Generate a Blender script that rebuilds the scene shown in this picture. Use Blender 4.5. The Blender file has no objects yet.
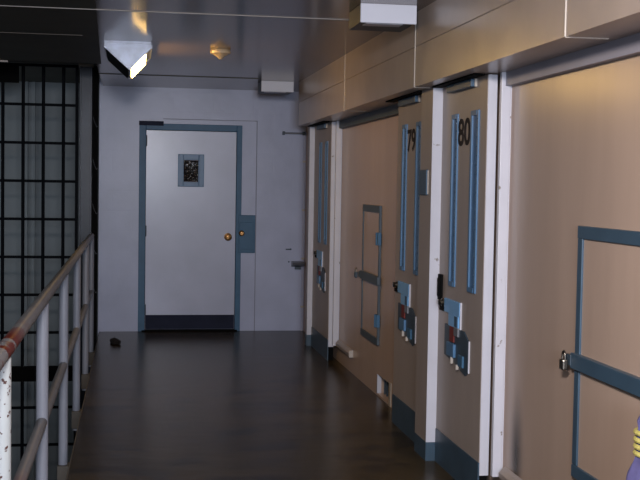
import bpy, bmesh, math, random
from mathutils import Vector, Matrix
random.seed(7)
S = bpy.context.scene
COL = S.collection

# ------------------------------------------------------------------ camera
F_PX, YAW, PITCH, ROLL, CAM_H = 1125.02, -0.1657, -0.0493, 0.0164, 1.518
fw = Vector((-math.sin(YAW)*math.cos(PITCH), math.cos(YAW)*math.cos(PITCH), math.sin(PITCH)))
rt = Vector((math.cos(YAW), math.sin(YAW), 0)); up = rt.cross(fw)
c_, s_ = math.cos(ROLL), math.sin(ROLL)
rt, up = c_*rt + s_*up, c_*up - s_*rt
cam_d = bpy.data.cameras.new('camera'); cam = bpy.data.objects.new('camera', cam_d); COL.objects.link(cam)
cam_d.sensor_width = 36; cam_d.lens = F_PX/640*36; cam_d.clip_end = 100; cam_d.clip_start = .05
M = Matrix((rt, up, -fw)).transposed().to_4x4(); M.translation = Vector((0, 0, CAM_H))
cam.matrix_world = M
S.camera = cam

# ------------------------------------------------------------------ world, lights, exposure
w = bpy.data.worlds.new('world'); S.world = w; w.use_nodes = True
w.node_tree.nodes['Background'].inputs[0].default_value = (0.30, 0.34, 0.42, 1)
w.node_tree.nodes['Background'].inputs[1].default_value = 0.05
S.view_settings.view_transform = 'Standard'; S.view_settings.look = 'None'
S.view_settings.exposure = 0.0; S.view_settings.gamma = 1.0; S.view_settings.use_curve_mapping = False

def area(name, loc, aim, sx, sy, power, color, spread=180):
    l = bpy.data.lights.new(name, 'AREA'); l.shape = 'RECTANGLE'; l.size = sx; l.size_y = sy
    l.energy = power; l.color = color; l.spread = math.radians(spread)
    o = bpy.data.objects.new(name, l); COL.objects.link(o); o.location = loc
    o.rotation_euler = (Vector(aim)-Vector(loc)).to_track_quat('-Z', 'Y').to_euler()
    return o
# daylight from the window in the wall behind the viewer, and an added fill on the near cell wall
area('daylight_window', (0.25, -2.95, 1.80), (0.5, 11.0, 1.4), 1.2, .9, 258, (0.75, 0.84, 1.0))
area('near_wall_fill', (0.05, 0.9, 2.33), (1.7, 3.4, 1.3), .5, .2, 78, (1.0, .93, .91), 130)
area('void_fill', (-3.4, 11.6, 1.2), (-1.0, 13.0, 0.6), 1.0, 2.4, 8, (0.86, 0.93, 1.0))  # added fill for the wall behind the grille, no real source there
LENS_POWER = 340.0

# ------------------------------------------------------------------ materials
def srgb(r, g, b):
    f = lambda v: (v/255/12.92) if v/255 <= .04045 else ((v/255+.055)/1.055)**2.4
    return (f(r), f(g), f(b), 1)

def mat(name, col, rough=.5, metal=0, var=.06, vscale=3, bump=.0, bscale=40, stretch=(1, 1, 1), spec=.5, col2=None, mask=None, coat=0):
    """painted surface: base colour with soft blotches and an optional second colour showing through chips"""
    m = bpy.data.materials.new(name); m.use_nodes = True
    nt = m.node_tree; N = nt.nodes; L = nt.links
    p = N['Principled BSDF']; p.inputs['Roughness'].default_value = rough; p.inputs['Metallic'].default_value = metal
    p.inputs['Specular IOR Level'].default_value = spec
    p.inputs['Coat Weight'].default_value = coat; p.inputs['Coat Roughness'].default_value = .2
    g = N.new('ShaderNodeNewGeometry'); mp = N.new('ShaderNodeMapping'); mp.inputs['Scale'].default_value = stretch
    L.new(g.outputs['Position'], mp.inputs['Vector'])
    n = N.new('ShaderNodeTexNoise'); n.inputs['Scale'].default_value = vscale; n.inputs['Detail'].default_value = 5
    L.new(mp.outputs[0], n.inputs['Vector'])
    r = N.new('ShaderNodeMapRange'); r.inputs[1].default_value = .3; r.inputs[2].default_value = .7
    r.inputs[3].default_value = 1-var; r.inputs[4].default_value = 1+var
    L.new(n.outputs['Fac'], r.inputs[0])
    v = N.new('ShaderNodeVectorMath'); v.operation = 'SCALE'; v.inputs[0].default_value = col[:3]
    L.new(r.outputs[0], v.inputs['Scale'])
    out = v.outputs[0]
    if col2:
        n2 = N.new('ShaderNodeTexNoise'); n2.inputs['Scale'].default_value = mask[0]; n2.inputs['Detail'].default_value = 6
        L.new(mp.outputs[0], n2.inputs['Vector'])
        r2 = N.new('ShaderNodeMapRange'); r2.inputs[1].default_value = mask[1]; r2.inputs[2].default_value = mask[1]+.04
        L.new(n2.outputs['Fac'], r2.inputs[0])
        fac = r2.outputs[0]
        if len(mask) > 2:      # only on the stretch of pipe y < mask[2]
            sx = N.new('ShaderNodeSeparateXYZ'); L.new(g.outputs['Position'], sx.inputs[0])
            r3 = N.new('ShaderNodeMapRange'); r3.inputs[1].default_value = mask[2]+.35; r3.inputs[2].default_value = mask[2]-.1
            L.new(sx.outputs['Y'], r3.inputs[0])
            mu = N.new('ShaderNodeMath'); mu.operation = 'MULTIPLY'; L.new(fac, mu.inputs[0]); L.new(r3.outputs[0], mu.inputs[1]); fac = mu.outputs[0]
        mx = N.new('ShaderNodeMix'); mx.data_type = 'RGBA'; L.new(fac, mx.inputs[0]); L.new(out, mx.inputs[6]); mx.inputs[7].default_value = col2
        out = mx.outputs[2]
    L.new(out, p.inputs['Base Color'])
    if bump:
        n3 = N.new('ShaderNodeTexNoise'); n3.inputs['Scale'].default_value = bscale; n3.inputs['Detail'].default_value = 3
        L.new(mp.outputs[0], n3.inputs['Vector'])
        b = N.new('ShaderNodeBump'); b.inputs['Strength'].default_value = bump; b.inputs['Distance'].default_value = .01
        L.new(n3.outputs['Fac'], b.inputs['Height']); L.new(b.outputs[0], p.inputs['Normal'])
    return m

def add_blocks(m, ax='XZ', bw=.406, bh=.203, strength=.35, off=(0, 0)):
    """joints of painted concrete block as a shallow bump"""
    nt = m.node_tree; N = nt.nodes; L = nt.links; p = N['Principled BSDF']
    g = N.new('ShaderNodeNewGeometry'); s = N.new('ShaderNodeSeparateXYZ'); L.new(g.outputs['Position'], s.inputs[0])
    c = N.new('ShaderNodeCombineXYZ'); L.new(s.outputs[ax[0]], c.inputs[0]); L.new(s.outputs[ax[1]], c.inputs[1])
    t = N.new('ShaderNodeTexBrick'); t.inputs['Scale'].default_value = 1
    t.inputs['Brick Width'].default_value = bw; t.inputs['Row Height'].default_value = bh
    t.inputs['Mortar Size'].default_value = .006; t.inputs['Mortar Smooth'].default_value = .6
    L.new(c.outputs[0], t.inputs['Vector'])
    b = N.new('ShaderNodeBump'); b.invert = True; b.inputs['Strength'].default_value = strength; b.inputs['Distance'].default_value = .004
    L.new(t.outputs['Fac'], b.inputs['Height'])
    old = [l for l in L if l.to_socket == p.inputs['Normal']]
    if old: L.new(old[0].from_socket, b.inputs['Normal'])
    L.new(b.outputs[0], p.inputs['Normal'])

m_end = mat('end_wall_paint', srgb(168, 173, 198), .36, var=.09, vscale=2.4, bump=.22, bscale=7, spec=.5)
add_blocks(m_end, strength=.07)
m_patch = mat('patch_edge', srgb(128, 130, 146), .6)
m_wall = mat('tan_wall_paint', srgb(180, 156, 140), .27, var=.07, vscale=2.2, bump=.18, bscale=5, stretch=(1, 1.6, .25))
m_soffit = mat('soffit_paint', srgb(168, 152, 141), .28, var=.09, vscale=3.5, bump=.22, bscale=5)
m_ceil = mat('ceiling_gloss_paint', srgb(108, 92, 80), .17, var=.10, vscale=1.3, bump=.035, spec=.32, bscale=3)
m_floor = mat('brown_floor_paint', srgb(62, 50, 28), .26, var=.25, vscale=1.7, bump=.16, bscale=5, stretch=(1, 1.6, 1), col2=srgb(44, 35, 21), mask=(2.6, .54), spec=.13)
m_void = mat('void_wall_paint', srgb(138, 146, 150), .6, var=.05, vscale=1.2)
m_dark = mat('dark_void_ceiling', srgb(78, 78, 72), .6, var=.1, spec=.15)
m_slab = mat('slab_concrete', srgb(95, 90, 84), .8, var=.12, bump=.3)
m_white = mat('white_trim_paint', srgb(198, 197, 206), .38, var=.04, vscale=6, col2=srgb(120, 108, 98), mask=(14, .69))
m_doorw = mat('end_door_paint', srgb(172, 175, 196), .36, var=.07, vscale=2.2, bump=.12, bscale=5, coat=.2)
m_tan = mat('cell_door_paint', srgb(156, 142, 134), .42, var=.07, vscale=5, bump=.08, bscale=10, stretch=(1, 1, .4))
m_blue = mat('blue_trim_paint', srgb(62, 100, 130), .45, spec=.3, var=.08, vscale=8)
m_slotblue = mat('slot_blue_paint', srgb(74, 112, 148), .4, var=.08, vscale=8)
m_blued = mat('slate_blue_paint', srgb(52, 80, 104), .42, var=.1, vscale=8)
m_lblue = mat('light_blue_lock_paint', srgb(118, 172, 222), .36, var=.08, vscale=12)
m_slate = mat('dark_slate_plate', srgb(52, 66, 78), .45, var=.15, vscale=14)
m_kick = mat('black_kick_plate', srgb(30, 34, 54), .6, var=.2, vscale=6, spec=.15)
m_kickb = mat('blue_kick_plate', srgb(54, 74, 90), .42, var=.15, vscale=6)
m_hatchfr = mat('hatch_frame_blue', srgb(56, 78, 96), .42, var=.08, vscale=9)
m_hatchgr = mat('hatch_frame_grey', srgb(64, 75, 84), .45, var=.1, vscale=9)
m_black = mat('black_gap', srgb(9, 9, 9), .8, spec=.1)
m_steel = mat('steel_column_paint', srgb(26, 34, 50), .38, var=.3, vscale=5, stretch=(1, 1, .3), col2=srgb(96, 104, 120), mask=(9, .74), spec=.3)
m_bar = mat('black_bar_paint', srgb(12, 15, 20), .7, var=.1, spec=.1)
m_rail = mat('worn_rail_paint', srgb(126, 125, 128), .42, var=.12, vscale=7, col2=srgb(104, 34, 20), mask=(5, .46, 3.75))
m_post = mat('white_post_paint', srgb(138, 142, 154), .40, var=.05, vscale=5)
m_postc = mat('chipped_post_paint', srgb(182, 189, 192), .42, var=.05, vscale=5, col2=srgb(80, 50, 46), mask=(45, .60))
m_brass = mat('brass', srgb(140, 104, 66), .42, metal=1, var=.1)
m_chrome = mat('padlock_metal', srgb(130, 124, 116), .32, metal=1, var=.1)
m_red = mat('red_tag', srgb(112, 34, 28), .6)
m_grey = mat('grey_metal', srgb(118, 120, 126), .4, metal=.3)
m_fix = mat('fixture_metal', srgb(104, 109, 122), .34, metal=.25, var=.22, vscale=14, bump=.1, bscale=18)
m_box = mat('white_enamel', srgb(200, 202, 214), .4, var=.02)
m_beige = mat('detector_plastic', srgb(196, 172, 140), .35, var=.05)
m_caulk = mat('caulk', srgb(178, 168, 158), .5)
m_seam = mat('ceiling_seam', srgb(136, 130, 126), .5)
m_header = mat('header_paint', srgb(150, 148, 160), .45)
m_rag = mat('dark_rag', srgb(30, 22, 20), .9, var=.3, vscale=30)
m_purple = mat('purple_cloth', srgb(92, 88, 134), .8, var=.25, vscale=18, col2=srgb(160, 62, 88), mask=(11, .62))
m_yellow = mat('yellow_cord', srgb(188, 176, 100), .7, var=.15, vscale=30)
m_num = mat('stencil_ink', srgb(60, 54, 52), .9, var=.2, vscale=30, spec=.05)

def stain_wall(m):
    """a dark smear of dirt on the wall just past the cell door"""
    nt = m.node_tree; N = nt.nodes; L = nt.links; p = N['Principled BSDF']
    src = [l for l in L if l.to_socket == p.inputs['Base Color']][0].from_socket
    g = N.new('ShaderNodeNewGeometry')
    for (c, s, colr, k) in [((1.76, 4.93, .27), (1, .09, .30), srgb(50, 44, 36), .95)]:
        mp = N.new('ShaderNodeVectorMath'); mp.operation = 'SUBTRACT'; L.new(g.outputs['Position'], mp.inputs[0]); mp.inputs[1].default_value = c
        d = N.new('ShaderNodeVectorMath'); d.operation = 'DIVIDE'; L.new(mp.outputs[0], d.inputs[0]); d.inputs[1].default_value = s
        ln = N.new('ShaderNodeVectorMath'); ln.operation = 'LENGTH'; L.new(d.outputs[0], ln.inputs[0])
        r = N.new('ShaderNodeMapRange'); r.interpolation_type = 'SMOOTHSTEP'; r.inputs[1].default_value = 0; r.inputs[2].default_value = 1.3
        r.inputs[3].default_value = k; r.inputs[4].default_value = 0
        L.new(ln.outputs['Value'], r.inputs[0])
        mx = N.new('ShaderNodeMix'); mx.data_type = 'RGBA'; L.new(r.outputs[0], mx.inputs[0]); L.new(src, mx.inputs[6]); mx.inputs[7].default_value = colr
        src = mx.outputs[2]
    L.new(src, p.inputs['Base Color'])
stain_wall(m_wall)

m_lens = bpy.data.materials.new('lit_lens'); m_lens.use_nodes = True
_p = m_lens.node_tree.nodes['Principled BSDF']
_p.inputs['Base Color'].default_value = srgb(255, 246, 214)
_p.inputs['Emission Color'].default_value = (1.0, .60, .16, 1); _p.inputs['Emission Strength'].default_value = LENS_POWER*.1

def glass_mat():
    """wire glass looking into an unlit room: dark, glossy, glints painted into the colour as pale specks"""
    m = bpy.data.materials.new('painted_glint_glass'); m.use_nodes = True
    nt = m.node_tree; N = nt.nodes; L = nt.links; p = N['Principled BSDF']
    g = N.new('ShaderNodeNewGeometry'); v = N.new('ShaderNodeTexVoronoi'); v.inputs['Scale'].default_value = 46
    L.new(g.outputs['Position'], v.inputs['Vector'])
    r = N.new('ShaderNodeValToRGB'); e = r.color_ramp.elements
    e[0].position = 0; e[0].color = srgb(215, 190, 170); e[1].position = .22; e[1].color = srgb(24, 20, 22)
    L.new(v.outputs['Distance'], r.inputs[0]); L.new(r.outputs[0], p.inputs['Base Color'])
    p.inputs['Roughness'].default_value = .12
    b = N.new('ShaderNodeBump'); b.inputs['Strength'].default_value = .8; b.inputs['Distance'].default_value = .01
    L.new(v.outputs['Distance'], b.inputs['Height']); L.new(b.outputs[0], p.inputs['Normal'])
    return m
m_glass = glass_mat()

# ------------------------------------------------------------------ mesh helpers
class MB:
    def __init__(s): s.bm = bmesh.new()
    def box(s, x0, x1, y0, y1, z0, z1, bev=0):
        b = bmesh.new(); bmesh.ops.create_cube(b, size=1)
        for v in b.verts:
            v.co = Vector(((x0+x1)/2+v.co.x*(x1-x0), (y0+y1)/2+v.co.y*(y1-y0), (z0+z1)/2+v.co.z*(z1-z0)))
        if bev: bmesh.ops.bevel(b, geom=b.edges[:], offset=bev, segments=2, affect='EDGES', profile=.5)
        s.merge(b); return s
    def merge(s, b, mtx=None):
        if mtx: b.transform(mtx)
        me = bpy.data.meshes.new('t'); b.to_mesh(me); b.free(); s.bm.from_mesh(me); bpy.data.meshes.remove(me)
    def cyl(s, a, b_, r, r2=None, seg=16):
        a, b_ = Vector(a), Vector(b_); d = b_-a
        b = bmesh.new(); bmesh.ops.create_cone(b, cap_ends=True, segments=seg, radius1=r, radius2=r if r2 is None else r2, depth=d.length)
        s.merge(b, Matrix.Translation((a+b_)/2) @ d.to_track_quat('Z', 'Y').to_matrix().to_4x4()); return s
    def tube(s, pts, r, seg=10):
        for i in range(len(pts)-1): s.cyl(pts[i], pts[i+1], r, seg=seg)
        for p in pts[1:-1]: s.ball(p, (r, r, r), 8)
        return s
    def ball(s, c, r, seg=16):
        b = bmesh.new(); bmesh.ops.create_uvsphere(b, u_segments=seg, v_segments=max(6, seg//2), radius=1)
        s.merge(b, Matrix.Translation(c) @ Matrix.Diagonal((*r, 1))); return s
    def lathe(s, prof, c, axis='Z', seg=28):
        """prof: (radius, height) pairs turned about an axis through c"""
        b = bmesh.new(); rings = []
        for r, h in prof:
            rings.append([b.verts.new((r*math.cos(2*math.pi*k/seg), r*math.sin(2*math.pi*k/seg), h)) for k in range(seg)])
        for i in range(len(rings)-1):
            for k in range(seg): b.faces.new((rings[i][k], rings[i][(k+1) % seg], rings[i+1][(k+1) % seg], rings[i+1][k]))
        b.faces.new(rings[0][::-1]); b.faces.new(rings[-1])
        R = {'Z': Matrix(), 'Y': Matrix.Rotation(math.radians(90), 4, 'X'), 'X': Matrix.Rotation(math.radians(-90), 4, 'Y')}[axis]
        bmesh.ops.recalc_face_normals(b, faces=b.faces[:])
        s.merge(b, Matrix.Translation(c) @ R); return s
    def prism(s, pts, y0, y1):
        """polygon in XZ extruded from y0 to y1"""
        b = bmesh.new()
        A = [b.verts.new((x, y0, z)) for x, z in pts]; B = [b.verts.new((x, y1, z)) for x, z in pts]
        b.faces.new(A); b.faces.new(B[::-1]); n = len(pts)
        for i in range(n): b.faces.new((A[i], B[i], B[(i+1) % n], A[(i+1) % n]))
        bmesh.ops.recalc_face_normals(b, faces=b.faces[:]); s.merge(b); return s
    def prism_x(s, pts, x0, x1):
        """polygon in YZ extruded from x0 to x1"""
        b = bmesh.new()
        A = [b.verts.new((x0, y, z)) for y, z in pts]; B = [b.verts.new((x1, y, z)) for y, z in pts]
        b.faces.new(A); b.faces.new(B[::-1]); n = len(pts)
        for i in range(n): b.faces.new((A[i], B[i], B[(i+1) % n], A[(i+1) % n]))
        bmesh.ops.recalc_face_normals(b, faces=b.faces[:]); s.merge(b); return s
    def build(s, name, m, parent=None, smooth=False, kind=None, label=None, cat=None, group=None):
        me = bpy.data.meshes.new(name); s.bm.to_mesh(me); s.bm.free(); me.materials.append(m)
        if smooth:
            me.polygons.foreach_set('use_smooth', [True]*len(me.polygons)); me.set_sharp_from_angle(angle=math.radians(40))
        o = bpy.data.objects.new(name, me); COL.objects.link(o)
        if parent:
            o.parent = parent; bpy.context.view_layer.update(); o.matrix_parent_inverse = world(parent).inverted()
        tag(o, label, cat, group, kind); return o
def world(o):
    return (world(o.parent) @ o.matrix_parent_inverse if o.parent else Matrix()) @ o.matrix_basis
def tag(o, label=None, cat=None, group=None, kind=None):
    for k, v in (('label', label), ('category', cat), ('group', group), ('kind', kind)):
        if v: o[k] = v
    return o
def empty(name, loc, label=None, cat=None, group=None, kind=None):
    o = bpy.data.objects.new(name, None); COL.objects.link(o); o.location = loc; o.empty_display_size = .1
    return tag(o, label, cat, group, kind)
def B(*a, **k): return MB().box(*a, **k)

W = 1.76        # face of the cell wall
ZC = 2.466      # corridor ceiling
YE = 11.497     # end wall
SX = 1.522      # soffit face

# ------------------------------------------------------------------ structure
B(-.316, 2.0, -3.1, YE+.3, -.26, 0).build('floor', m_floor, kind='structure')
B(-.322, -.3165, -3.1, YE, -.27, .0).build('trim_1', m_slab, kind='structure')
def plan(pts, z0, z1):
    m = MB(); b = bmesh.new()
    lo = [b.verts.new((x, y, z0)) for x, y in pts]; hi = [b.verts.new((x, y, z1)) for x, y in pts]
    b.faces.new(lo); b.faces.new(hi[::-1]); n = len(pts)
    for i in range(n): b.faces.new((lo[i], hi[i], hi[(i+1) % n], lo[(i+1) % n]))
    bmesh.ops.recalc_face_normals(b, faces=b.faces[:]); m.merge(b); return m
plan([(-4.6, -3.1), (-.04, -3.1), (-.258, 9.35), (-4.6, 9.35)], ZC, ZC+.35).build('ceiling_gallery', m_dark, kind='structure')  # darker piece with slanted edge paints in the shade left of the lamp
c = plan([(-.04, -3.1), (2.0, -3.1), (2.0, 9.35), (-.258, 9.35)], ZC, ZC+.35).box(-.30, 2.0, 9.35, YE+.2, ZC, ZC+.35)
c.build('ceiling', m_ceil, kind='structure')
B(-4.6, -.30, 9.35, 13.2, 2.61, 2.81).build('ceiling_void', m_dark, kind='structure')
# end wall with the doorway left open
e = MB()
e.box(-.333, .125, YE, YE+.2, -.3, 2.466).box(1.05, 2.1, YE, YE+.2, -.3, 2.466).box(.125, 1.05, YE, YE+.2, 2.045, 2.466)
e.box(-.333, -.30, YE+.0, YE+.2, 2.466, 2.62)
e.build('wall_end', m_end, kind='structure')
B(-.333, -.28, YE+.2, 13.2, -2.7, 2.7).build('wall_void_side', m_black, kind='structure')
B(-4.6, -.28, 13.0, 13.2, -2.7, 2.8).build('wall_void_back', m_void, kind='structure')
B(-4.75, -4.6, -3.1, 13.2, -2.7, 2.8).build('wall_left', m_void, kind='structure')
B(-4.6, -.28, -3.1, 13.2, -2.85, -2.7).build('floor_lower', m_slab, kind='structure')
# cell wall with the low opening at y 7.52 to 7.92
r = MB()
r.box(W, 2.0, -3.1, 7.50, 0, 2.2).box(W, 2.0, 7.92, 10.42, 0, 2.2).box(W, 2.0, 10.42, YE, 0, 2.466).box(W, 2.0, 7.50, 7.92, .155, 2.2).box(W, 2.0, 7.50, 7.92, 0, .015)
r.build('wall_right', m_wall, kind='structure')
b = MB().box(-4.6, 0.0, -3.25, -3.1, -2.7, 2.7).box(1.5, 2.0, -3.25, -3.1, -.2, 2.7).box(0.0, 1.5, -3.25, -3.1, -.2, 1.25).box(0, 1.5, -3.25, -3.1, 2.25, 2.7)
b.build('wall_back', m_end, kind='structure')
B(0, 1.5, -3.2, -3.18, 1.25, 2.25).build('window_1', m_glass, kind='structure')
# soffit over the cell fronts, with a shallow joint along its face
pts = [(SX, 2.06), (2.0, 2.06), (2.0, 2.50), (SX, 2.50), (SX, 2.282), (SX+.006, 2.279), (SX+.006, 2.273), (SX, 2.270)]
MB().prism(pts, -3.1, 10.42).build('trim_2', m_soffit, kind='structure')
# caulked seams running down the soffit and under it
k = 3
for y in (8.12, 6.04, 3.855):
    MB().tube([(SX, y, 2.466), (SX-.001, y, 2.06)], .004, 8).tube([(SX-.001, y, 2.06), (1.685, y, 2.06)], .0045, 8).build('trim_%d' % k, m_caulk, kind='structure', smooth=True); k += 1
# lateral joints of the ceiling
B(-4.6, SX, 6.397, 6.411, ZC-.004, ZC).build('trim_%d' % k, m_seam, kind='structure'); k += 1
B(-.30, 1.12, 10.17, 10.20, ZC-.004, ZC).build('trim_%d' % k, m_dark, kind='structure'); k += 1
B(-4.6, -.33, 7.55, 7.575, ZC-.004, ZC).build('trim_%d' % k, m_slab, kind='structure'); k += 1
B(-2.6, -.99, 9.33, 9.36, ZC-.012, ZC+.03).build('trim_%d' % k, m_caulk, kind='structure'); k += 1
# header angle over the sliding doors' runs
for (y0, y1) in ((3.0, 5.12), (7.02, 9.42)):
    B(W-.035, W+.01, y0, y1, 1.995, 2.062).build('trim_%d' % k, m_header if y0 < 4 else m_hatchgr, kind='structure'); k += 1
# pilasters between the cell fronts: tan flank, white face, blue foot
def pilaster(x0, y0, y1, n):
    p = B(x0, W+.005, y0+.004, y1, .104, 2.06).build('trim_%d' % n, m_tan, kind='structure')
    B(x0-.001, x0+.055, y0, y0+.0045, .104, 2.06).build('face_strip', m_white, p)
    B(x0-.002, W+.005, y0-.001, y1, 0, .104).build('foot', m_kickb, p)
pilaster(1.612, 5.975, 6.225, k); k += 1
pilaster(1.628, 10.40, 10.50, k); k += 1
# white jambs on the wall beside the near edge of two doors
for y in (5.10, 9.45):
    MB().box(1.706, 1.751, y, y+.03, .135, 2.06, bev=.003).box(1.75, W+.005, y+.012, y+.03, .135, 2.06).build('trim_%d' % k, m_white, kind='structure'); k += 1
# the patched outline round the end door
MB().box(1.247, 1.255, YE-.003, YE+.01, 0, 2.156).box(.30, 1.255, YE-.003, YE+.01, 2.150, 2.157).build('trim_%d' % k, m_patch, kind='structure'); k += 1

# ------------------------------------------------------------------ end door
d = empty('door_1', (.59, YE, 0), 'white steel door with small window at the end of the corridor', 'door', kind='structure')
fr = MB()
fr.box(.064, .130, YE-.016, YE+.05, 0, 2.105, bev=.004).box(1.046, 1.100, YE-.016, YE+.05, 0, 2.105, bev=.004).box(.13, 1.046, YE-.016, YE+.05, 2.040, 2.105, bev=.004)
fr.build('door_frame', m_blue, d)
B(.06, .305, YE-.024, YE, 2.083, 2.128, bev=.003).build('closer_plate', m_kick, d, label='dark plate on the top corner of the blue frame')
lf = MB()   # leaf with the window cut out
lf.box(.134, .502, YE+.008, YE+.05, .02, 2.036).box(.664, 1.042, YE+.008, YE+.05, .02, 2.036)
lf.box(.502, .664, YE+.008, YE+.05, .02, 1.523).box(.502, .664, YE+.008, YE+.05, 1.743, 2.036)
leaf = lf.build('door_leaf', m_doorw, d)
wf = MB().box(.452, .505, YE-.012, YE+.012, 1.473, 1.803, bev=.004).box(.663, .716, YE-.012, YE+.012, 1.473, 1.803, bev=.004)
wf.box(.505, .663, YE-.012, YE+.012, 1.745, 1.803, bev=.004).box(.505, .663, YE-.012, YE+.012, 1.473, 1.521, bev=.004)
wf.box(.490, .510, YE-.004, YE+.014, 1.505, 1.76).box(.658, .678, YE-.004, YE+.014, 1.505, 1.76)
wfo = wf.build('window_frame', m_slotblue, leaf, label='blue steel frame round the small window')
B(.500, .666, YE+.016, YE+.022, 1.52, 1.745).build('window_pane', m_glass, leaf, label='dark glass pane with painted glints')
for (x, z) in ((.463, 1.792), (.705, 1.792), (.463, 1.484), (.705, 1.484)):
    MB().lathe([(.005, 0), (.004, .003)], (x, YE-.012, z), 'Y', 10).build('screw', m_slate, leaf)
B(.136, 1.040, YE+.002, YE+.009, .022, .166).build('kick_plate', m_kick, d, label='black kick plate along the foot of the door')
MB().lathe([(.040, 0), (.040, .006), (.016, .012), (.014, .035), (.030, .042), (.036, .056), (.030, .070), (.010, .076)], (.968, YE+.008, .966), 'Y').build('door_knob', m_brass, d, smooth=True)
st = B(1.070, 1.244, YE-.022, YE+.01, .804, 1.192, bev=.004)
st.box(1.082, 1.225, YE-.026, YE-.01, .84, 1.118, bev=.003)
sto = st.build('strike_box', m_blue, d, label='blue lock box on the frame')
MB().lathe([(.030, 0), (.028, .010), (.018, .016), (.017, .022)], (1.105, YE-.026, 1.006), 'Y').box(1.101, 1.109, YE-.050, YE-.044, .996, 1.016).build('lock_cylinder', m_brass, sto, smooth=True)
for z in (1.93, 1.02, .22):
    MB().cyl((.134, YE-.006, z-.055), (.134, YE-.006, z+.055), .009).build('hinge', m_slate, d, smooth=True)
B(.10, 1.07, YE-.03, YE+.06, 0, .014).build('threshold', m_black, d)

# ------------------------------------------------------------------ sliding cell doors
def text_mesh(body, size, depth=.0012):
    cu = bpy.data.curves.new('tx', 'FONT'); cu.body = body; cu.size = size; cu.extrude = depth; cu.align_x = 'CENTER'; cu.offset = .0035
    o = bpy.data.objects.new('tx', cu); COL.objects.link(o); bpy.context.view_layer.update()
    me = bpy.data.meshes.new_from_object(o.evaluated_get(bpy.context.evaluated_depsgraph_get()))
    bpy.data.objects.remove(o); bpy.data.curves.remove(cu); return me

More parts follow.
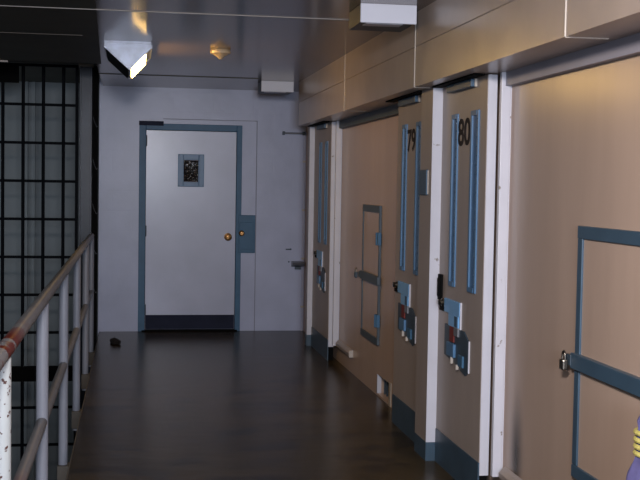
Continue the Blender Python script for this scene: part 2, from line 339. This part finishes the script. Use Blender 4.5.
def cell_door(n, label, X, yf, yn, slots, number, white_edge=True, locky=None, kick_to=0.0, dull=False):
    """X: face; yf far edge; yn near edge; slots: [(y_far, y_near), ...]"""
    d = empty('door_%d' % n, (X, yn, 0), label, 'cell door', kind='structure')
    # slab with the two vision slots cut through it
    z0, z1, s0, s1 = .12, 2.055, 1.006, 1.884
    ys = [yn+.006] + sorted([v for s in slots for v in s]) + [yf]
    p = MB()
    for i in range(len(ys)-1):
        a, b_ = ys[i], ys[i+1]
        if i % 2 == 0: p.box(X, X+.046, a, b_, z0, z1)
        else: p.box(X, X+.05, a, b_, z0, s0).box(X, X+.05, a, b_, s1, z1)
    panel = p.build('door_panel', m_tan, d)
    if white_edge:
        B(X+.002, X+.047, yn, yn+.006, z0, z1).build('edge_strip', m_white, d, label='white painted leading edge')
        B(X+.004, X+.05, yn+.03, yn+.05, 0.0, .12).build('gap_block', m_black, d)  # black block filling the dark gap below the white edge
    for (a, b_) in slots:
        lo, hi = min(a, b_), max(a, b_)
        f = MB()
        f.box(X-.008, X+.012, lo-.004, lo+.020, s0-.012, s1+.012, bev=.002).box(X-.010, X+.012, hi-.020, hi+.004, s0-.012, s1+.012, bev=.002)
        f.box(X-.010, X+.012, lo+.02, hi-.02, s1-.012, s1+.012).box(X-.010, X+.012, lo+.02, hi-.02, s0-.012, s0+.012)
        fo = f.build('slot_frame', m_slotblue, d, label='blue frame of a vision slot')
        B(X-.003, X+.02, lo+.012, hi-.012, s0, s1).build('slot_pane', m_glassblue, fo)
        q = MB()
        for j in range(19):
            z = s0+.03+j*(s1-s0-.06)/18
            q.ball((X-.010, lo+.009, z), (.003, .004, .004), 8)
        q.build('rivet', m_blued, fo, kind='stuff')
    if number:
        me = text_mesh(number, .190 if white_edge else .182)
        o = bpy.data.objects.new('number', me); me.materials.append(m_num); COL.objects.link(o)
        yc = (slots[0][1]+slots[1][0])/2+.014
        # text x axis runs towards the viewer end (-Y), text up is +Z, normal faces the corridor (-X)
        R = Matrix(((0, 0, -1, X-.0015), (-1, 0, 0, yc), (0, 1, 0, 1.733), (0, 0, 0, 1)))
        me.transform(R); me.transform(Matrix.Translation((0, yc, 0)) @ Matrix.Diagonal((1, 1.14, 1, 1)) @ Matrix.Translation((0, -yc, 0)))
        o.parent = d; bpy.context.view_layer.update(); o.matrix_parent_inverse = world(d).inverted()
        o['label'] = 'stencilled number %s between the slots' % number
    B(X-.005, X+.003, yn+.004, yf, kick_to, .182).build('kick_plate', m_kickb, d, label='blue painted kick plate')
    # hanger cover under the soffit
    hc = B(X-.030, X, slots[1][1]+.06, slots[0][0]+.04, 2.012, 2.05, bev=.002).build('hanger_cover', m_blued, d)
    B(X-.012, X, slots[1][1]+.052, slots[1][1]+.06, 2.012, 2.050).build('end_cap', m_caulk, hc)  # pale strip paints in the light on the cover's near edge
    # lock hardware
    y0 = locky
    lk = B(X-.011, X+.003, y0, y0+.285, .850, .922, bev=.002)
    lk.box(X-.011, X+.003, y0+.02, y0+.20, .785, .850, bev=.002)
    lko = lk.build('lock_box', m_lblue, d, label='light blue lock box')
    B(X-.008, X+.002, y0-.008, y0, .785, .924).build('end_cap', m_white, lko)  # white strip puts the lit near edge of the box into colour
    B(X-.0125, X-.009, y0+.035, y0+.085, .792, .845).build('keyhole_cover', m_blued, lko)
    MB().lathe([(.022, 0), (.022, .010), (.014, .014), (.018, .026), (.012, .030)], (X, y0+.335, .892), 'X', 18).build('pull_knob', m_chrome, d, smooth=True)
    B(X-.014, X, y0+.29, y0+.37, .848, .872, bev=.002).build('latch_bar', m_black, d)
    pl = MB().prism_x([(y0-.155, .590), (y0-.155, .745), (y0-.07, .785), (y0+.275, .785), (y0+.275, .620), (y0+.10, .605), (y0+.0, .585), (y0-.11, .565)], X-.008, X+.002)
    plo = pl.build('lock_plate', m_slate, d, label='dark slate lock plate')
    B(X-.006, X+.001, y0-.161, y0-.155, .585, .747).build('plate_highlight', m_white, plo)  # highlight on the plate's near edge, painted as a white sliver
    B(X-.018, X-.006, y0+.0, y0+.075, .745, .790, bev=.003).build('hasp', m_grey, plo)
    B(X-.014, X-.006, y0+.085, y0+.165, .705, .785, bev=.003).build('lock_tag', m_red, plo, label='dark red tag on the lock plate')
    B(X-.022, X-.006, y0+.06, y0+.19, .630, .700, bev=.003).build('cover_box', m_slotblue, plo)
    B(X-.018, X-.006, y0-.09, y0-.01, .600, .660, bev=.003).build('cover_box', m_blue, plo)
    MB().cyl((X-.016, y0+.10, .596), (X-.016, y0+.10, .630), .009).cyl((X-.016, y0+.0, .580), (X-.016, y0+.0, .605), .009).build('bolt', m_caulk, plo, smooth=True)
    return d
m_glassblue = mat('slot_glass', srgb(62, 100, 140), .25, var=.15, vscale=20)

cell_door(2, 'nearest sliding cell door, tan, marked 80 between two blue slots', 1.668, 5.972, 5.19, [(5.767, 5.669), (5.426, 5.311)], '80', True, 5.545)
cell_door(3, 'tan cell door marked 79 with two blue vision slots', 1.663, 7.0, 6.228, [(6.85, 6.752), (6.507, 6.401)], '79', False, 6.60)
cell_door(4, 'farthest tan cell door, unmarked, beside the end wall', 1.674, 10.395, 9.50, [(10.08, 9.975), (9.765, 9.66)], None, True, 9.84)
# dark slots in the soffit that the doors hang from
for (y0, y1) in ((5.20, 5.96), (6.24, 7.1), (9.5, 10.38)):
    B(1.600, 1.655, y0, y1, 2.052, 2.061).build('trim_%d' % k, m_black, kind='structure'); k += 1
# blue keeper box on the pilaster between 79 and 80
kb = B(1.600, 1.614, 6.045, 6.205, 1.47, 1.61, bev=.003).build('keeper_box', m_blued)
tag(kb, 'small blue keeper box on the pilaster beside the door marked 79', 'lock box')
B(1.607, 1.614, 6.041, 6.046, 1.475, 1.605).build('end_cap', m_caulk, kb)  # pale sliver painted for light catching the near edge
# pull handle of door 80 against the pilaster
ph = MB().box(1.655, 1.672, 5.90, 5.962, .90, 1.04, bev=.004).box(1.648, 1.660, 5.905, 5.95, .92, 1.02, bev=.003).build('door_pull', m_black, smooth=True)
ph.parent = bpy.data.objects['door_2']; ph.matrix_parent_inverse = world(bpy.data.objects['door_2']).inverted()

# low guide rails on the wall beside the jambs
def guide(y0, y1, label):
    g = empty('door_guide_rail', (W, y0, .13), label, 'guide rail', 'low guide rails beside the cell doors')
    MB().prism([(W, .135), (W-.025, .135), (W-.032, .142), (W-.032, .165), (W-.015, .185), (W, .192)], y0+.01, y1).build('rail_channel', m_tan, g)
    B(W-.033, W, y0, y0+.012, .133, .188).build('end_plate', m_caulk, g)
guide(8.82, 9.43, 'short tan guide rail low on the wall below the middle hatch')
guide(4.42, 5.07, 'short tan guide rail low on the wall beside the door marked 80')

# ------------------------------------------------------------------ wall hatches
def hatch(y_far, y_near, mfr, label, stile, hinges, z0=.37, z1=1.372):
    h = empty('access_hatch', (W, (y_far+y_near)/2, z0), label, 'hatch')
    B(W-.010, W+.002, y_near+.01, y_far-.01, z0+.01, z1-.01, bev=.002).build('hatch_panel', m_wall, h)
    B(W-.020, W, y_near, y_far, z1-.050, z1, bev=.002).build('top_rail', mfr, h)
    B(W-.020, W, y_near, y_far, z0, z0+.048, bev=.002).build('bottom_rail', mfr, h)
    B(W-.018, W, y_far-stile, y_far, z0+.05, z1-.05, bev=.002).build('stile', mfr, h)
    B(W-.018, W, y_near, y_near+stile, z0+.05, z1-.05, bev=.002).build('stile', mfr, h)
    B(W-.032, W-.006, y_near-.02, y_far+.012, .803, .865, bev=.003).build('lock_bar', mfr, h)
    for z in hinges:
        hg = B(W-.030, W-.004, y_near-.015, y_near+.055, z-.045, z+.045, bev=.003).build('hinge', m_blue, h, label='blue hinge')
        MB().cyl((W-.032, y_near+.02, z-.045), (W-.032, y_near+.02, z+.045), .008).build('hinge_pin', m_blue, hg, smooth=True)
    hp = MB().box(W-.035, W-.02, y_far+.0, y_far+.05, .812, .856, bev=.003).build('hasp', m_slate, h)
def padlock(y, z, label, mbody, s=1):
    p = empty('padlock', (W-.045, y, z), label, 'padlock', 'padlocks on the hatch bars')
    MB().box(W-.060, W-.036, y-.022*s, y+.022*s, z-.055*s, z-.01*s, bev=.006).build('lock_body', mbody, p)
    MB().tube([(W-.048, y+.014*s*math.cos(t), z-.012*s+.022*s*math.sin(t)+(.012 if 0 < t < 3.1 else 0)) for t in [i*math.pi/10 for i in range(11)]], .0042).build('shackle', m_chrome, p, smooth=True)
hatch(4.225, 3.50, m_hatchfr, 'large tan wall hatch in a slate blue frame beside the door marked 80', .045, [1.14, .5])
hatch(8.45, 7.855, m_hatchgr, 'narrow tan wall hatch in a grey frame between the far doors', .022, [1.135, .545])
padlock(4.262, .846, 'bright padlock hanging from the bar of the large blue framed hatch', m_chrome)
padlock(8.53, .858, 'small dark padlock on the bar of the grey framed hatch', m_slate)

# low vent in the cell wall
v = empty('floor_vent', (W, 7.71, .015), 'small dark low vent opening in the tan wall beside door 79', 'vent')
B(1.82, 1.83, 7.50, 7.92, .015, .155).build('back_plate', m_black, v)
for j in range(5):
    B(1.800, 1.812, 7.55+j*.075, 7.562+j*.075, .015, .155).build('louvre', m_slate, v)
B(W-.006, W+.02, 7.46, 7.515, .0, .165, bev=.002).build('frame_side', m_caulk, v)
B(W+.0, W+.03, 7.905, 7.93, .015, .155).build('frame_side', m_white, v)  # white colour puts in the light on the opening's far reveal

# ------------------------------------------------------------------ ceiling lamp
lamp = empty('ceiling_lamp', (-.035, 8.14, ZC), 'lit wedge shaped metal ceiling lamp hanging above the corridor by the railing', 'ceiling lamp')
y0, y1 = 7.80, 8.50
zt, zb = ZC, 2.424
apx, apz = -.026, 2.272
B(-.196, .118, y0-.012, y1+.01, zt-.016, zt).build('mounting_plate', m_fix, lamp)
hs = MB().box(-.197, .125, y0+.02, y1-.02, zb, zt-.014).prism([(-.19, zt-.016), (.112, zt-.016), (.112, zb), (apx+.004, apz+.006), (apx-.004, apz+.006), (-.19, zb)], y0+.02, y1-.02)
hs.build('housing', m_fix, lamp)
MB().prism([(-.197, zt-.014), (.119, zt-.014), (.119, zb), (apx, apz), (-.197, zb)], y0, y0+.02).build('end_cap', m_fix, lamp)
MB().prism([(-.197, zt-.014), (.119, zt-.014), (.119, zb), (apx, apz), (-.197, zb)], y1-.02, y1).build('end_cap', m_fix, lamp)
# lit lens on the side facing the cells, dark one on the side facing the void
def slab(x0, z0, x1, z1, th, ya, yb, side):
    dx, dz = x1-x0, z1-z0; L_ = math.hypot(dx, dz); nx, nz = side*dz/L_*1.0, -side*dx/L_
    return MB().prism([(x0, z0), (x1, z1), (x1+nx*th, z1+nz*th), (x0+nx*th, z0+nz*th)], ya, yb)
slab(apx+.012, apz+.014, .080, 2.386, .008, y0+.021, y1-.021, 1).build('lens', m_lens, lamp, label='glowing yellow white lens')
slab(apx-.012, apz+.013, -.180, 2.412, .010, y0+.021, y1-.021, -1).build('lens', m_black, lamp, label='dark unlit lens')

# heat detector
hd = empty('heat_detector', (.612, 8.1, ZC), 'small beige cone shaped detector on the ceiling beside the lamp', 'detector')
MB().lathe([(.012, -.066), (.016, -.060), (.030, -.046), (.050, -.036), (.056, -.030)], (.612, 8.1, ZC), 'Z').build('sensor_cone', m_beige, hd, smooth=True)
MB().lathe([(.056, -.031), (.070, -.028), (.074, -.014), (.068, -.001)], (.612, 8.1, ZC), 'Z').build('base_ring', m_beige, hd, smooth=True)

# white boxes where the soffit meets the ceiling
def wbox(y, label):
    o = empty('ceiling_box', (1.315, y+.17, ZC), label, 'ceiling box', 'white boxes on the ceiling by the soffit')
    B(1.165, 1.466, y, y+.012, ZC-.100, ZC, bev=.003).build('front_plate', m_box, o)
    B(1.169, 1.462, y+.012, y+.34, ZC-.096, ZC, bev=.003).build('case', m_slate, o)  # slate colour paints in the shaded sides of the white box
    B(1.20, 1.40, y+.03, y+.12, ZC-.101, ZC-.094, bev=.002).build('bottom_plate', m_box, o)
wbox(5.80, 'larger looking white box on the ceiling above door 79')
wbox(10.38, 'white box on the ceiling close to the end wall')

# fittings on the end wall near the corner
hb = empty('wall_rod', (1.66, YE, 2.035), 'thin grey rod fixed high on the end wall beside the soffit', 'rod')
MB().cyl((1.52, YE-.03, 2.038), (1.74, YE-.03, 2.038), .009).build('rod', m_grey, hb, smooth=True)
B(1.512, 1.535, YE-.045, YE, 2.02, 2.056, bev=.003).build('bracket', m_slate, hb)
B(1.72, 1.745, YE-.045, YE, 2.02, 2.056, bev=.003).build('bracket', m_slate, hb)
sh = empty('wall_tray', (1.69, YE, .7), 'small grey tray fixed low on the end wall in the corner', 'tray')
MB().prism_x([(YE-.13, .712), (YE, .722), (YE, .665), (YE-.02, .665), (YE-.12, .695)], 1.625, 1.75).build('tray', m_grey, sh)
B(1.66, 1.72, YE-.05, YE, .640, .668, bev=.003).build('bracket', m_slate, sh)
hk = empty('wall_hook', (1.61, YE, .845), 'tiny dark hook on the end wall above the small tray', 'hook')
B(1.565, 1.625, YE-.008, YE, .838, .850, bev=.002).build('hook_plate', m_slate, hk)
MB().tube([(1.61, YE-.006, .846), (1.612, YE-.03, .842), (1.614, YE-.032, .855)], .005).build('hook', m_slate, hk, smooth=True)
B(1.592, 1.606, YE-.010, YE, .708, .722, bev=.003).build('hook_screw', m_slate, hk)
cd = empty('conduit', (1.742, YE-.02, 0), 'thin painted conduit running up the corner of the end wall', 'conduit')
MB().cyl((1.742, YE-.014, 0), (1.742, YE-.014, 2.06), .010).build('pipe', m_end, cd, smooth=True)
for z in (.25, .75, 1.25, 1.75):
    B(1.727, 1.757, YE-.027, YE, z-.01, z+.01, bev=.003).build('clip', m_caulk, cd)

# ------------------------------------------------------------------ barred grille over the void
YG = 10.87
g = empty('security_grille', (-1.2, YG, -2.7), 'tall black barred grille standing across the open void beyond the railing', 'grille')
for x in [-.645-.184*i for i in range(10)]:
    MB().cyl((x, YG, -2.7), (x, YG, 2.60), .016, seg=10).build('bar', m_bar, g, smooth=True)
for z in [2.222-.3575*i for i in range(14)]:
    if abs(z+.29) < .08: continue
    B(-2.40, -.52, YG-.006, YG+.006, z-.013, z+.013).build('cross_bar', m_bar, g)
B(-2.40, -.515, YG-.03, YG+.03, -.385, -.245).build('wide_rail', m_black, g)
B(-2.40, -.52, YG-.02, YG+.02, 2.575, 2.60).build('top_rail', m_bar, g)
B(-2.40, -1.055, YG-.03, YG+.03, 2.420, 2.575).build('top_box', m_black, g)
B(-.535, -.508, YG-.02, YG+.02, -2.7, 2.60).build('edge_bar', m_bar, g)
cl = empty('steel_column', (-.437, YG, -2.7), 'blue grey steel column between the black grille and the end wall', 'column')
MB().box(-.493, -.482, YG-.06, YG+.06, -2.7, 2.60).box(-.393, -.382, YG-.06, YG+.06, -2.7, 2.60).box(-.482, -.393, YG-.010, YG+.010, -2.7, 2.60).build('web', m_steel, cl)
B(-.505, -.370, YG-.07, YG+.07, 2.585, 2.61).build('cap_plate', m_caulk, cl)
ch = B(-.380, -.326, YG+.02, YG+.06, -2.7, 2.60).build('steel_channel', m_black)
tag(ch, 'black steel strip closing the gap beside the end wall corner', 'steel strip')
for z in (2.02, 1.62, 1.20, .82, .45):
    MB().tube([(-.372, YG-.0, z+.10), (-.356, YG-.02, z+.045), (-.338, YG-.01, z+.005), (-.318, YG+.01, z+.02)], .0022, 6).build('tie_wire', m_grey, ch, smooth=True)
# pipes on the wall behind the grille
for x, lb in ((-1.165, 'thin pale pipe on the grey wall behind the grille, the one away from the column'), (-1.085, 'thin pale pipe on the grey wall behind the grille, the one closer to the column')):
    p = MB().cyl((x, 12.985, -2.7), (x, 12.985, 2.61), .013).build('wall_pipe', m_void, smooth=True)
    tag(p, lb, 'pipe', 'pipes behind the grille')

# ------------------------------------------------------------------ guard railing
gr = empty('guard_railing', (-.379, 6, 0), 'painted pipe guard railing along the open edge of the walkway', 'railing')
RX = -.379
MB().cyl((RX, -1.2, 1.0), (RX, 10.84, 1.0), .026, seg=20).build('top_rail', m_rail, gr, smooth=True, label='worn tan top rail with rust at the near end')
MB().cyl((RX, -1.2, .470), (RX, 10.84, .470), .023, seg=20).build('mid_rail', m_rail, gr, smooth=True, label='worn tan middle rail')
for y in (-1.13, .40, 1.93, 3.445, 4.97, 6.50, 8.03, 9.57, 10.80):
    mt = m_postc if y < 4 else m_post
    po = MB().cyl((RX, y, -.24), (RX, y, .985), .0262, seg=20).build('post', mt, gr, smooth=True)
    B(RX-.03, -.3215, y-.05, y+.05, -.22, -.10, bev=.004).build('base_bracket', m_slab, po)

# ------------------------------------------------------------------ loose things
bm = bmesh.new(); bmesh.ops.create_icosphere(bm, subdivisions=3, radius=1)
rnd = random.Random(3)
for vv in bm.verts:
    a = 1+.22*math.sin(5*vv.co.x+2)*math.cos(4*vv.co.y)+.12*math.sin(11*vv.co.z+7*vv.co.x)
    vv.co = Vector((vv.co.x*.045*a - .02*vv.co.y, vv.co.y*.085*a, max(0, vv.co.z*.032*a+.022)))
o = MB(); o.merge(bm, Matrix.Translation((-.147, 10.62, 0))); rg = o.build('rag', m_rag, smooth=True)
tag(rg, 'small dark crumpled rag on the brown floor near the end door', 'rag')

# tied cloth bag standing against the near wall
bx, by = 1.655, 3.36
bag = empty('laundry_bag', (bx, by, 0), 'purple cloth bag tied with yellow cord against the wall, only its edge in view', 'bag')
b = bmesh.new(); seg = 36; prof = [(.030, 0), (.074, .01), (.085, .10), (.083, .30), (.080, .42), (.084, .52), (.072, .60), (.054, .64), (.046, .665), (.044, .735), (.042, .755), (.046, .775), (.034, .80), (.010, .805)]
rings = []
for r_, h in prof:
    rings.append([b.verts.new((bx+(r_*(1+.05*math.sin(7*t+h*9)+.03*math.sin(13*t)))*math.cos(t), by+1.1*(r_*(1+.06*math.sin(5*t+h*5)))*math.sin(t), h)) for t in [2*math.pi*q/seg for q in range(seg)]])
for i in range(len(rings)-1):
    for q in range(seg): b.faces.new((rings[i][q], rings[i][(q+1) % seg], rings[i+1][(q+1) % seg], rings[i+1][q]))
b.faces.new(rings[0][::-1]); b.faces.new(rings[-1])
o = MB(); o.merge(b); o.build('bag_cloth', m_purple, bag, smooth=True)
for z in (.670, .692, .714, .738):
    q = MB(); n_ = 24; pts = [(bx+.049*math.cos(2*math.pi*j/n_), by+.052*math.sin(2*math.pi*j/n_), z) for j in range(n_+1)]
    q.tube(pts, .0085, 8).build('cord', m_yellow, bag, smooth=True)
